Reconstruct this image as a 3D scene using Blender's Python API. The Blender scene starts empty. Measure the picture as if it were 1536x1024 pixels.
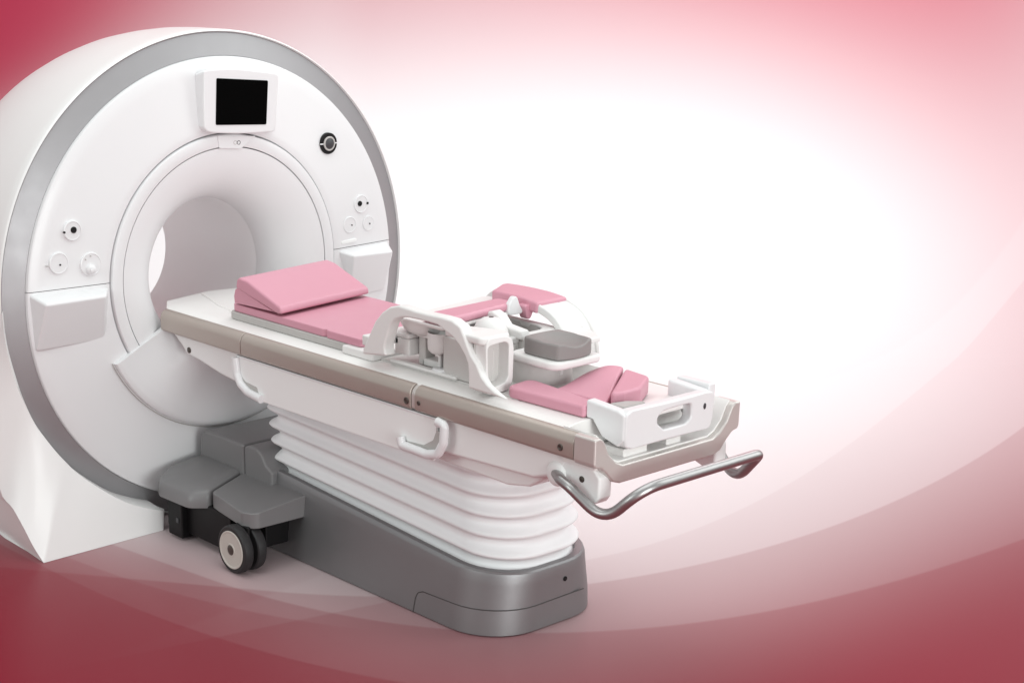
import bpy, bmesh, math, random
from mathutils import Vector, Matrix
random.seed(7)
PI = math.pi
SC = bpy.context.scene
COL = SC.collection

# ------------------------------------------------------------------ materials
def mat(name, color, rough=.4, metal=0., coat=0., spec=.5, vary=.03, bump=0., bscale=60., rvary=.06):
    """Principled material with a little procedural unevenness of colour, gloss and surface."""
    m = bpy.data.materials.new(name); m.use_nodes = True
    nt = m.node_tree; b = nt.nodes['Principled BSDF']
    tc = nt.nodes.new('ShaderNodeTexCoord')
    nz = nt.nodes.new('ShaderNodeTexNoise'); nz.inputs['Scale'].default_value = 3.1; nz.inputs['Detail'].default_value = 5
    nt.links.new(tc.outputs['Object'], nz.inputs['Vector'])
    mx = nt.nodes.new('ShaderNodeMix'); mx.data_type = 'RGBA'
    c = list(color)
    mx.inputs['A'].default_value = [max(0, v*(1-vary)) for v in c]+[1]
    mx.inputs['B'].default_value = [min(1, v*(1+vary)) for v in c]+[1]
    nt.links.new(nz.outputs['Fac'], mx.inputs['Factor']); nt.links.new(mx.outputs['Result'], b.inputs['Base Color'])
    n2 = nt.nodes.new('ShaderNodeTexNoise'); n2.inputs['Scale'].default_value = 14; n2.inputs['Detail'].default_value = 6
    nt.links.new(tc.outputs['Object'], n2.inputs['Vector'])
    mr = nt.nodes.new('ShaderNodeMapRange'); mr.inputs['To Min'].default_value = max(.02, rough-rvary); mr.inputs['To Max'].default_value = min(1, rough+rvary)
    nt.links.new(n2.outputs['Fac'], mr.inputs['Value']); nt.links.new(mr.outputs['Result'], b.inputs['Roughness'])
    b.inputs['Metallic'].default_value = metal
    b.inputs['Specular IOR Level'].default_value = spec
    b.inputs['Coat Weight'].default_value = coat; b.inputs['Coat Roughness'].default_value = .12
    if bump:
        n3 = nt.nodes.new('ShaderNodeTexNoise'); n3.inputs['Scale'].default_value = bscale*10; n3.inputs['Detail'].default_value = 2
        nt.links.new(tc.outputs['Object'], n3.inputs['Vector'])
        bp = nt.nodes.new('ShaderNodeBump'); bp.inputs['Strength'].default_value = bump; bp.inputs['Distance'].default_value = .002
        nt.links.new(n3.outputs['Fac'], bp.inputs['Height']); nt.links.new(bp.outputs['Normal'], b.inputs['Normal'])
    return m

M = dict(
    white  = mat('white_paint', (.755,.75,.76), .38, coat=.15, vary=.012),
    shell  = mat('shell_paint', (.83,.82,.815), .42, coat=.1, vary=.015),
    ring   = mat('silver_paint', (.335,.325,.335), .42, metal=.5, vary=.02, bump=.03, bscale=90),
    tube   = mat('bore_lining', (.93,.92,.925), .4, vary=.02),
    cream  = mat('cream_plastic', (.82,.80,.785), .38, vary=.015, bump=.02),
    coil   = mat('coil_plastic', (.755,.74,.73), .5, spec=.3, vary=.02, bump=.02),
    inner  = mat('coil_inner_plastic', (.58,.56,.545), .5, vary=.03),
    plate  = mat('panel_plastic', (.84,.84,.835), .42, vary=.015),
    taupe  = mat('taupe_metal', (.47,.41,.37), .36, metal=.55, vary=.03, bump=.03, bscale=90),
    taupe2 = mat('lit_taupe_metal', (.62,.58,.555), .36, metal=.4, vary=.03, bump=.03, bscale=90),  # rail taupe made paler for the light on the end cap
    pink   = mat('pink_vinyl', (.61,.285,.36), .45, vary=.03, bump=.10, bscale=45),
    tray   = mat('grey_tray', (.46,.44,.425), .5, vary=.03),
    foam   = mat('grey_foam_cover', (.245,.225,.22), .6, vary=.04, bump=.12, bscale=40),
    base   = mat('grey_metal_paint', (.275,.272,.278), .5, metal=.8, vary=.04, bump=.04, bscale=90),
    dock   = mat('dark_grey_plastic', (.18,.175,.178), .4, vary=.05, bump=.06),
    bell   = mat('bellows_rubber', (.82,.825,.835), .5, vary=.02),
    steel  = mat('brushed_steel', (.40,.39,.39), .38, metal=.95, vary=.05, bump=.05, bscale=120),
    black  = mat('black_plastic', (.005,.0045,.005), .5, spec=.25),
    rubber = mat('black_rubber', (.015,.014,.015), .55, bump=.1),
    rim    = mat('beige_wheel_plastic', (.50,.46,.42), .4),
    screen = mat('screen_glass', (.001,.001,.001), .6, spec=.02, vary=0, rvary=.0),
    seam   = mat('dark_seam', (.05,.045,.045), .6),
    dgrey  = mat('knob_grey', (.06,.06,.065), .4, metal=.3),
    screw  = mat('dark_screw', (.10,.085,.075), .35, metal=.6),
)

# ------------------------------------------------------------------ mesh helpers
def link(name, bm, m, parent=None, bevel=0., seg=3, sharp=35, sub=0, wn=True):
    bmesh.ops.remove_doubles(bm, verts=bm.verts, dist=1e-5)
    bmesh.ops.recalc_face_normals(bm, faces=bm.faces)
    me = bpy.data.meshes.new(name); bm.to_mesh(me); bm.free()
    for p in me.polygons: p.use_smooth = True
    me.set_sharp_from_angle(angle=math.radians(sharp))
    o = bpy.data.objects.new(name, me); COL.objects.link(o)
    me.materials.append(M[m] if isinstance(m, str) else m)
    if bevel:
        b = o.modifiers.new('edge', 'BEVEL'); b.width = bevel; b.segments = seg; b.limit_method = 'ANGLE'; b.angle_limit = math.radians(30)
        b.miter_outer = 'MITER_ARC'; b.use_clamp_overlap = True
    if sub:
        s = o.modifiers.new('sub', 'SUBSURF'); s.levels = sub; s.render_levels = sub
    if bevel and wn:
        w = o.modifiers.new('wn', 'WEIGHTED_NORMAL'); w.keep_sharp = False
        for p in me.polygons: p.use_smooth = True
        a = me.attributes.get('sharp_edge')
        if a: me.attributes.remove(a)
    if parent:
        o.parent = parent
        # part meshes are modelled in world coordinates; only the Empty of a thing is moved to its base
        if parent.type == 'EMPTY': o.matrix_parent_inverse = Matrix.Translation(-Vector(parent.location))
    return o

def sublink(*a, **k):   # a child of a mesh part (mesh parts sit at the origin of their thing's frame)
    return link(*a, **k)

def thing(name, label, cat, loc=(0,0,0), group=None):
    o = bpy.data.objects.new(name, None); COL.objects.link(o); o.location = loc; o.empty_display_size = .1
    o['label'] = label; o['category'] = cat
    if group: o['group'] = group
    return o

def tag(o, label, cat, group=None):
    o['label'] = label; o['category'] = cat
    if group: o['group'] = group
    return o

def emb(plane, a, b, c):
    return {'x': (c, a, b), 'y': (a, c, b), 'z': (a, b, c)}[plane]

def fillet(pts, r, n=5):
    """round the corners of a closed 2-D polygon; r is one radius or a list."""
    out = []; N = len(pts)
    for i, p in enumerate(pts):
        rr = r[i] if isinstance(r, (list, tuple)) else r
        P = Vector(p); A = Vector(pts[i-1])-P; B = Vector(pts[(i+1) % N])-P
        la, lb = A.length, B.length
        if rr <= 0 or la < 1e-6 or lb < 1e-6: out.append(tuple(P)); continue
        A /= la; B /= lb
        ang = math.acos(max(-1, min(1, A.dot(B))))
        if ang > PI-.05: out.append(tuple(P)); continue
        d = min(rr/math.tan(ang/2), la*.48, lb*.48); r2 = d*math.tan(ang/2)
        bis = (A+B).normalized(); C = P+bis*(r2/math.sin(ang/2))
        s = P+A*d-C; e = P+B*d-C
        tot = s.angle_signed(e) if s.length > 1e-9 and e.length > 1e-9 else 0
        for k in range(n+1):
            t = -tot*k/n
            out.append((C.x+s.x*math.cos(t)-s.y*math.sin(t), C.y+s.x*math.sin(t)+s.y*math.cos(t)))
    return out

def prism(bm, pts, plane, a, b, pts2=None):
    v0 = [bm.verts.new(emb(plane, p[0], p[1], a)) for p in pts]
    v1 = [bm.verts.new(emb(plane, p[0], p[1], b)) for p in (pts2 or pts)]
    n = len(pts)
    bm.faces.new(v0); bm.faces.new(v1[::-1])
    for i in range(n): bm.faces.new((v0[i], v1[i], v1[(i+1) % n], v0[(i+1) % n]))
    return bm

def box(bm, x0, x1, y0, y1, z0, z1):
    return prism(bm, [(x0,y0),(x1,y0),(x1,y1),(x0,y1)], 'z', z0, z1)

def ringprism(bm, outer, inner, plane, a, b):
    n = len(outer)
    vo = [[bm.verts.new(emb(plane, p[0], p[1], c)) for p in outer] for c in (a, b)]
    vi = [[bm.verts.new(emb(plane, p[0], p[1], c)) for p in inner] for c in (a, b)]
    for i in range(n):
        j = (i+1) % n
        for k in (0, 1): bm.faces.new((vo[k][i], vo[k][j], vi[k][j], vi[k][i]))
        bm.faces.new((vo[0][i], vo[0][j], vo[1][j], vo[1][i])); bm.faces.new((vi[0][i], vi[0][j], vi[1][j], vi[1][i]))
    return bm

def resample(pts, n, c=None):
    """closed polygon -> n points seen at equal angles from its centre (star-shaped outlines)."""
    if c is None: c = (sum(p[0] for p in pts)/len(pts), sum(p[1] for p in pts)/len(pts))
    out = []
    for k in range(n):
        a = 2*PI*k/n; d = (math.cos(a), math.sin(a)); best = 0
        for i in range(len(pts)):
            p, q = pts[i], pts[(i+1) % len(pts)]
            ex, ey = q[0]-p[0], q[1]-p[1]; den = d[0]*ey-d[1]*ex
            if abs(den) < 1e-12: continue
            wx, wy = p[0]-c[0], p[1]-c[1]
            t = (wx*ey-wy*ex)/den; u = (wx*d[1]-wy*d[0])/den
            if t > 0 and -1e-6 <= u <= 1+1e-6: best = max(best, t)
        out.append((c[0]+d[0]*best, c[1]+d[1]*best))
    return out

def lathe_x(bm, prof, n=160, a0=0., a1=2*PI, yc=0.):
    """prof: (x, radius, centre z) revolved round an axis parallel to X."""
    full = abs(a1-a0-2*PI) < 1e-6
    m = n if full else n+1
    rows = []
    for x, r, zc in prof:
        rows.append([bm.verts.new((x, yc+r*math.cos(a0+(a1-a0)*k/n), zc+r*math.sin(a0+(a1-a0)*k/n))) for k in range(m)])
    for i in range(len(rows)-1):
        for k in range(n):
            q = (k+1) % m
            bm.faces.new((rows[i][k], rows[i][q], rows[i+1][q], rows[i+1][k]))
    return bm

def lathe_z(bm, prof, cx, cy, n=48, sx=1., sy=1.):
    rows = [[bm.verts.new((cx+r*sx*math.cos(2*PI*k/n), cy+r*sy*math.sin(2*PI*k/n), z)) for k in range(n)] for r, z in prof]
    for i in range(len(rows)-1):
        for k in range(n): bm.faces.new((rows[i][k], rows[i][(k+1) % n], rows[i+1][(k+1) % n], rows[i+1][k]))
    return bm, rows

def lathe_y(bm, prof, cx, cz, n=48):
    rows = [[bm.verts.new((cx+r*math.cos(2*PI*k/n), y, cz+r*math.sin(2*PI*k/n))) for k in range(n)] for r, y in prof]
    for i in range(len(rows)-1):
        for k in range(n): bm.faces.new((rows[i][k], rows[i][(k+1) % n], rows[i+1][(k+1) % n], rows[i+1][k]))
    bm.faces.new(rows[0]); bm.faces.new(rows[-1][::-1])
    return bm

def disc_x(bm, prof, y, z, n=40, sz=1.):
    """small turned part whose axis points along X: prof (radius, x)."""
    rows = [[bm.verts.new((x, y+r*math.cos(2*PI*k/n), z+r*sz*math.sin(2*PI*k/n))) for k in range(n)] for r, x in prof]
    for i in range(len(rows)-1):
        for k in range(n): bm.faces.new((rows[i][k], rows[i][(k+1) % n], rows[i+1][(k+1) % n], rows[i+1][k]))
    bm.faces.new(rows[-1]); bm.faces.new(rows[0][::-1])
    return bm

def bend(path, r, n=8):
    out = [Vector(path[0])]
    for i in range(1, len(path)-1):
        P = Vector(path[i]); A = Vector(path[i-1])-P; B = Vector(path[i+1])-P; la, lb = A.length, B.length; A /= la; B /= lb
        rr = r[i] if isinstance(r, (list, tuple)) else r
        ang = A.angle(B); d = min(rr/math.tan(ang/2), la*.49, lb*.49)
        s = P+A*d; e = P+B*d
        for k in range(n+1):
            t = k/n; out.append(s*(1-t)**2+P*2*t*(1-t)+e*t*t)
    out.append(Vector(path[-1])); return out

def tube(bm, path, r, n=16, sq=(1., 1.), cap=True):
    rows = []; up = None
    for i, P in enumerate(path):
        T = (path[min(i+1, len(path)-1)]-path[max(i-1, 0)]).normalized()
        if up is None:
            up = Vector((0,0,1)) if abs(T.z) < .9 else Vector((1,0,0))
        u = (up-T*up.dot(T)).normalized(); up = u; v = T.cross(u)
        rows.append([bm.verts.new(P+u*(r*sq[0]*math.cos(2*PI*k/n))+v*(r*sq[1]*math.sin(2*PI*k/n))) for k in range(n)])
    for i in range(len(rows)-1):
        for k in range(n): bm.faces.new((rows[i][k], rows[i][(k+1) % n], rows[i+1][(k+1) % n], rows[i+1][k]))
    if cap: bm.faces.new(rows[0]); bm.faces.new(rows[-1][::-1])
    return bm

def loft(bm, secs, cap=True):
    rows = [[bm.verts.new(p) for p in s] for s in secs]; n = len(rows[0])
    for i in range(len(rows)-1):
        for k in range(n): bm.faces.new((rows[i][k], rows[i][(k+1) % n], rows[i+1][(k+1) % n], rows[i+1][k]))
    if cap: bm.faces.new(rows[0]); bm.faces.new(rows[-1][::-1])
    return bm

def cut(bm, co, no):
    """throw away what lies on the side the normal points to."""
    bmesh.ops.bisect_plane(bm, geom=bm.verts[:]+bm.edges[:]+bm.faces[:], plane_co=co, plane_no=no, clear_outer=True)
    return bm

N = bmesh.new

# ------------------------------------------------------------------ THE SCANNER
H = .9705; H1 = .9658; H2 = 1.0169; HB = 1.0; HR = .968
gantry = thing('mri_scanner', 'big round white scanner with a silver ring on its face and a bore', 'scanner', (-.4, 0, 0))
bm = N()
lathe_x(bm, [(-.03,.995,H),(-.013,.9965,H),(-.008,1.000,H),(-.012,1.004,H),(-.02,1.006,H),(-.06,1.007,H),(-.2,1.006,H),(-.3,1.002,H),(-.4,.992,H),(-.5,.977,H),(-.6,.953,H),(-.7,.922,H),(-.78,.88,H),(-.83,.83,H),(-.86,.76,H),(-.88,.66,H),(-.89,.55,H),(-.89,.42,.975),(-.88,.33,HR),(-.87,.304,HR)], 192)
cut(bm, (0,0,.004), (0,0,-1))
shell = link('body_shell', bm, 'shell', gantry, sharp=40)

# lower cover: from the ring down to the floor, left and right of the table dock
def foot(side):
    bm = N(); c1 = lambda d: Vector((.003, 1.004*math.cos(math.radians(d)), H+1.004*math.sin(math.radians(d))))
    C0 = Vector((.150, -.975, .001)); C1 = Vector((.134, -.408, .001))
    pairs = [(c1(180)*.999, Vector((-.06,-1.002,.97))), (c1(185), Vector((-.06,-1.010,.86))), (c1(190), Vector((-.062,-1.020,.72))), (c1(196), Vector((-.058,-1.030,.50))),
             (Vector((0.0180,-0.9465,0.6270)), Vector((-0.0540,-1.0360,0.2663))), (Vector((0.0320,-0.9101,0.5267)), Vector((0.0242,-1.0260,0.2031))),
             (Vector((0.0430,-0.8756,0.4657)), Vector((0.0792,-1.0130,0.1335))), (Vector((0.0560,-0.8396,0.4071)), Vector((0.1154,-0.9970,0.0651))),
             (Vector((0.0660,-0.8066,0.3616)), C0), (Vector((0.0780,-0.7599,0.3052)), C0.lerp(C1, .10)), (Vector((0.0970,-0.6797,0.2327)), C0.lerp(C1, .35)),
             (Vector((0.1150,-0.5732,0.1545)), C0.lerp(C1, .63)), (Vector((0.1250,-0.4699,0.1061)), C0.lerp(C1, .86)), (Vector((0.1300,-0.3989,0.0815)), C1)]
    if side > 0: pairs = pairs[4:]          # on the far side only the part near the floor can be seen
    def cat(p0, p1, p2, p3, t): return .5*((2*p1)+(p2-p0)*t+(2*p0-5*p1+4*p2-p3)*t*t+(3*p1-p0-3*p2+p3)*t*t*t)
    rows = []; n = len(pairs)-1; corner = 8 if side < 0 else 4
    for i in range(n):
        for q in range(4 if i < n-1 else 5):
            t = q/4; ix = [max(0, i-1), i, i+1, min(n, i+2)]
            A = cat(*[pairs[j][0] for j in ix], t)
            ib = list(ix)
            if i >= corner: ib[0] = max(ib[0], corner)
            if i < corner: ib[3] = min(ib[3], corner)
            B = cat(*[pairs[j][1] for j in ib], t); B.z = max(.001, B.z)
            side_part = (i+t) <= corner
            row = [Vector((-.012, A.y*.988, A.z+.012)), Vector((A.x-.004, A.y, A.z+.002))]
            for j in range(11):
                u = j/10; p = A.lerp(B, u); row.append(p)
            row.append(Vector((-.28, min(-.938, B.y+.04) if side < 0 else -.925, B.z)) if side_part else Vector((B.x-.10, B.y+.004, .0008)))
            row.append(Vector((-.80, -.87, B.z)) if side_part else Vector((-.2, B.y+.01, .0008)))
            rows.append(row)
    vs = [[bm.verts.new((p.x, p.y*(1 if side < 0 else -1), p.z)) for p in r] for r in rows]
    for i in range(len(rows)-1):
        for j in range(len(vs[0])-1):
            try: bm.faces.new((vs[i][j], vs[i+1][j], vs[i+1][j+1], vs[i][j+1]))
            except ValueError: pass
    last = vs[-1]; g = 1 if side < 0 else -1
    mid = [bm.verts.new((v.co.x-.012, v.co.y+.010*g, v.co.z)) for v in last[1:13]]     # the right-hand end turns back towards the dock
    back = [bm.verts.new((v.co.x-.12, v.co.y, v.co.z)) for v in mid]
    for j in range(11):
        bm.faces.new((last[j+1], last[j+2], mid[j+1], mid[j])); bm.faces.new((mid[j], mid[j+1], back[j+1], back[j]))
    return link('lower_cover', bm, 'shell', gantry, sharp=34)
foot(1); foot(-1)

bm = N(); lathe_x(bm, [(-.03,.9965,H),(-.019,.9955,H),(-.016,.992,H),(-.001,.95,.968),(.0135,.9105,H1),(-.02,.9105,H1)], 256)
cut(bm, (0,0,.006), (0,0,-1)); link('silver_ring', bm, 'ring', gantry, sharp=12)

panel = [(-.02,.909,H1),(.018,.909,H1),(.026,.906,H1),(.030,.899,H1),(.036,.85,H1),(.045,.76,.975),(.053,.67,.995),(.060,.60,1.010),(.062,.572,H2),(.060,.563,H2),(.052,.5605,H2),(.02,.5605,H2)]
for lo in (0, 1):
    bm = N(); lathe_x(bm, panel, 192)
    cut(bm, (0,0,1.0408 if lo else 1.0432), (0,0,1 if lo else -1)); cut(bm, (0,0,.008), (0,0,-1))
    link('front_panel', bm, 'white', gantry, sharp=30)
bm = N(); lathe_x(bm, [(.018,.905,H1),(.03,.75,.975),(.04,.58,1.01),(.03,.54,H2)], 96); cut(bm, (0,0,.01), (0,0,-1)); link('panel_backing', bm, 'seam', gantry)
bm = N(); lathe_x(bm, [(.03,.5565,H2),(.062,.5565,H2),(.069,.553,H2),(.071,.545,H2),(.071,.512,H2),(.069,.5075,H2),(.05,.506,H2)], 160); link('bore_trim', bm, 'white', gantry, sharp=30)
bm = N()
pr = [(.045,.5045,H2)]
for k in range(0, 19):
    a = PI/2*k/18; pr.append((-.14+.207*math.cos(a)**.92, .503-.205*math.sin(a), H2+(HB-H2)*(1-math.cos(a))))
pr.append((-.146,.298,HB))
lathe_x(bm, pr, 128); link('bore_funnel', bm, 'white', gantry, sharp=50)
bm = N(); lathe_x(bm, [(-.146,.3015,HB),(-.1485,.3015,HB),(-.1505,.299,HB),(-.20,.299,HB),(-.5,.300,.988),(-.75,.302,.976),(-.87,.304,HR)], 128); link('bore_tube', bm, 'tube', gantry, sharp=50)

# docking cover: bulging apron under the bore
bm = N(); yc = -.02; zc = .975
pr = [(.05,.60,0),(.074,.60,0),(.082,.597,.1),(.090,.588,.35),(.096,.575,.6),(.104,.53,.8),(.118,.46,1),(.135,.39,1),(.155,.33,1),(.178,.27,1),(.185,.24,1)]
n = 96; rows = []
for x, r, fl in pr:
    a0 = math.radians(205.5); a1 = math.radians(334.5); row = []
    for k in range(n+1):
        t = k/n; e = min(1, min(t, 1-t)/.30); e = e*e*(3-2*e)
        xx = x+(.078-x)*(1-e)*fl if fl else x
        row.append(bm.verts.new((xx, yc+r*math.cos(a0+(a1-a0)*t), zc+r*math.sin(a0+(a1-a0)*t))))
    rows.append(row)
for i in range(len(rows)-1):
    for k in range(n): bm.faces.new((rows[i][k], rows[i][k+1], rows[i+1][k+1], rows[i+1][k]))
for e in (0, n):   # close the two radial edges back to the face
    back = [bm.verts.new((.05, rw[e].co.y, rw[e].co.z)) for rw in rows]
    for i in range(len(rows)-1): bm.faces.new((rows[i][e], rows[i+1][e], back[i+1], back[i]))
link('docking_cover', bm, 'white', gantry, sharp=32)
bm = N(); tube(bm, [Vector((.064, yc+.607*math.cos(math.radians(205+130*k/60)), zc+.607*math.sin(math.radians(205+130*k/60)))) for k in range(61)], .0022, 8)
link('cover_gasket', bm, 'tray', gantry)

# name tab at the top of the bore
bm = N(); prism(bm, [(-.040,1.569),(.148,1.556),(.083,1.516),(.07,1.511),(-.03,1.520),(-.034,1.524)], 'x', .068, .0745); tab = link('bore_tab', bm, 'white', gantry, bevel=.002)
for dy, rr in ((.045,.0085),(.062,.0085)):
    bm = N(); nn = 28; ringprism(bm, [(dy+rr*math.cos(2*PI*k/nn), 1.541-dy*.08+rr*math.sin(2*PI*k/nn)) for k in range(nn)], [(dy+(rr-.0022)*math.cos(2*PI*k/nn), 1.541-dy*.08+(rr-.0022)*math.sin(2*PI*k/nn)) for k in range(nn)], 'x', .0742, .0752)
    link('ring_mark', bm, 'tray' if dy < .05 else 'dgrey', tab)

# display above the bore
disp = [(-0.1141,1.8267),(-0.0950,1.8321),(-0.0251,1.8327),(0.0424,1.8302),(0.1401,1.8166),(0.2330,1.8027),(0.2496,1.7927),(0.2408,1.6956),(0.2315,1.5791),(0.2211,1.5691),(0.1271,1.5707),(0.0347,1.5748),(-0.0784,1.5857),(-0.1069,1.5930),(-0.1206,1.6095),(-0.1195,1.7175)]
back = [(-0.1149,1.8108),(-0.0956,1.8200),(0.0133,1.8223),(0.0815,1.8202),(0.1802,1.8087),(0.2639,1.7966),(0.2772,1.7853),(0.2683,1.6900),(0.2591,1.5779),(0.2486,1.5678),(0.1672,1.5657),(0.0739,1.5698),(-0.0788,1.5862),(-0.1075,1.5922),(-0.1180,1.6099),(-0.1187,1.7135)]
bm = N(); prism(bm, back, 'x', .035, .10, disp); mon = link('display', bm, 'white', gantry, bevel=.009, seg=4)
sq = fillet([(-0.0567,1.7972),(0.1944,1.7747),(0.1820,1.6014),(-0.0662,1.6166)], .006)
bm = N(); prism(bm, sq, 'x', .098, .1025); link('screen', bm, 'screen', mon, bevel=.0008)

# round knob with a bright line
def px(y, z): return y, z
bm = N(); disc_x(bm, [(.0445,.04),(.0445,.056),(.042,.058)], .541, 1.494); kn = link('dial', bm, 'black', gantry)
bm = N(); disc_x(bm, [(.030,.056),(.030,.062),(.028,.0635),(.024,.0635),(.023,.0615)], .541, 1.494); link('dial_bezel', bm, 'tray', kn)
bm = N(); disc_x(bm, [(.0225,.056),(.0225,.0625),(.018,.0645)], .541, 1.494); link('dial_button', bm, 'dgrey', kn)
bm = N(); box(bm, .056, .0588, .494, .588, 1.4915, 1.4965); link('dial_line', bm, 'white', kn)

def socket(y, z, r, x, lens=None, hole=None, knob=None):
    bm = N(); disc_x(bm, [(r,x-.02),(r,x+.001),(r*.97,x+.004),(r*.9,x+.005),(r*.86,x+.003)], y, z)
    s = link('port_plate', bm, 'white', gantry, sharp=25)
    if lens:
        bm = N(); disc_x(bm, [(lens[2],x+.001),(lens[2],x+.006),(lens[2]*.8,x+.0085),(lens[2]*.4,x+.0085)], lens[0], lens[1], 24); link('lens', bm, 'black', s)
    if hole:
        bm = N(); disc_x(bm, [(hole[2],x+.001),(hole[2],x+.0065),(hole[2]*.8,x+.007)], hole[0], hole[1], 16); link('sensor_hole', bm, 'black', s)
    if knob:
        bm = N(); disc_x(bm, [(knob[2],x+.001),(knob[2]*.95,x+.014),(knob[2]*.6,x+.019),(knob[2]*.58,x+.026),(knob[2]*.35,x+.028)], knob[0], knob[1], 24); link('valve_cap', bm, 'white', s)
    return s
socket(-.708,1.261,.039,.0485,(-.704,1.264,.0125),(-.745,1.259,.0045))
socket(-.773,1.143,.042,.045,None,(-.769,1.137,.0035))
socket(-.639,1.124,.047,.055,None,None,(-.643,1.106,.020))
for (yy, zz) in ((-.663,1.146),(-.640,1.157),(-.824,1.137)):
    bm = N(); disc_x(bm, [(.0028,.04),(.0028,.0615 if yy > -.8 else .0475)], yy, zz, 12); link('mark', bm, 'tray', gantry)
socket(.722,1.221,.039,.0485,(.714,1.223,.0115),(.757,1.221,.0055))
socket(.653,1.138,.036,.0545,None,(.664,1.136,.003))
socket(.766,1.132,.032,.0455,None,(.772,1.130,.003))
bm = N(); prism(bm, fillet([(.600,1.072),(.690,1.076),(.690,1.063),(.606,1.058)], .005), 'x', .05, .0605); link('label_bar', bm, 'plate', gantry, bevel=.002)

# pockets on both sides of the bore
def pocket(pts):
    bm = N(); vs = [bm.verts.new(p) for p in pts]
    bmesh.ops.convex_hull(bm, input=vs)
    bmesh.ops.dissolve_limit(bm, angle_limit=.06, verts=bm.verts[:], edges=bm.edges[:])
    return link('side_pocket', bm, 'white', gantry, bevel=.012, seg=4)
pocket([(.02,-.897,1.034),(.02,-.560,1.030),(.036,-.897,1.034),(.050,-.560,1.028),(.115,-.872,1.008),(.118,-.612,1.008),(.043,-.887,.812),(.052,-.588,.816),(.02,-.887,.812),(.02,-.588,.816)])
pocket([(.02,.585,1.038),(.02,.885,1.038),(.055,.585,1.034),(.036,.892,1.034),(.120,.625,1.016),(.118,.850,1.010),(.050,.665,.815),(.043,.866,.822),(.02,.665,.815),(.02,.866,.822)])

# ------------------------------------------------------------------ THE DOCKED TABLE
table = thing('patient_table', 'long patient table on a grey base with white bellows, docked to the round scanner', 'table', (1.1, .06, 0))
def both(f):
    for s in (-1, 1): f(s)

# base
def rrect(x0, x1, y0, y1, r, n=8):
    """rounded rectangle, counter-clockwise; r = radii at (x0,y0),(x1,y0),(x1,y1),(x0,y1)."""
    return fillet([(x0,y0),(x1,y0),(x1,y1),(x0,y1)], r, n)
def zt(x): return .364-.0735*x
foot_o = lambda d, w=0.: rrect(.50+d, 1.856-d, -.167-w+d, .388+w-d, [.05, .205-d*.6, .205-d*.6, .05])
secs = []
for d, f, w in ((.006,0.,.028),(.0,.018,.028),(-.001,.30,.022),(.0,.80,.004),(.0,.93,.0),(.003,.975,0.),(.009,1.,0.),(.030,1.,0.),(.034,.985,0.),(.036,.80,0.)):
    o = foot_o(d, w)
    # the long sides splay outwards a little towards the front end at floor level
    secs.append([(x, y - (w*0), f*zt(x)+.002) for x, y in o])
bm = N(); loft(bm, secs); basep = link('base', bm, 'base', table, sharp=28)
# seam of the lower front panel
def seam_path():
    o = [(p[0], p[1]) for p in foot_o(-.0015, .014)]
    return o
bm = N()
o = foot_o(-.0004, .0180)
i0 = [p for p in o if p[0] > 1.42]
pts = [Vector((1.452,-.1955,.004)),Vector((1.460,-.1912,.06)),Vector((1.470,-.1890,.083)),Vector((1.495,-.1873,.094))]
arc = [p for p in o if p[0] > 1.6 and p[1] < .2]
for k, p in enumerate(arc): pts.append(Vector((p[0]+.0005, p[1], .100 if p[0] > 1.8 else .098+.002*(p[0]-1.6)/.2)))
pts.append(Vector((1.8572,.262,.103)))
tube(bm, bend(pts, .02, 3), .0022, 8); link('panel_seam', bm, 'seam', basep)
bm = N(); disc_x(bm, [(.009,1.85),(.009,1.8585),(.006,1.8595)], .165, .165, 16); link('screw', bm, 'black', basep)

# bellows
secs = []; K = 6; steps = 10
top = []
for k in range(K*steps+1):
    u = k/(K*steps); ph = (k % steps)/steps
    rr = (.5+.5*math.cos(2*PI*k/steps))**1.6            # 1 on ridge, 0 in valley
    off = .028*(1-rr)
    cy = .105-.050*u
    o = rrect(.492+off, 1.846-off, cy-.235+off, cy+.256-off, [.07,.185,.185,.07], 9)
    sec = []
    for x, y in o:
        w = (x-.5)/1.33
        z0 = .292-.088*w; z1 = .705-.035*w
        sec.append((x, y, z0+(z1-z0)*u))
    secs.append(sec)
bm = N(); loft(bm, secs); link('bellows', bm, 'bell', table, sharp=80)

# undertray
up = [(0.0882,0.8088),(0.1672,0.7655),(0.1942,0.7405),(0.2830,0.7301),(0.4239,0.7037),(0.5829,0.6853)]
poly = [(.10,.835)]+[(max(p[0], .10), p[1]) for p in up]+[(.72,.675),(1.0,.68),(1.70,.690),(1.95,.700),(2.14,.708),(2.24,.74),(2.28,.79),(2.31,.835)]
bm = N(); prism(bm, poly, 'y', -.305, .305); ut = link('undertray', bm, 'plate', table, bevel=.028, seg=5)
bm = N(); prism(bm, [(.74,.72),(.80,.66),(1.0,.648),(1.7,.642),(1.98,.636),(2.08,.655),(2.16,.705),(2.16,.74),(.74,.74)], 'y', -.262, .262); link('undertray_hull', bm, 'plate', table, bevel=.05, seg=6)
bm = N(); lathe_y(bm, [(.012,-.300),(.012,-.308),(.009,-.310)], *(0.2171,0.7620), 20); link('screw', bm, 'screw', ut)

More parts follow.
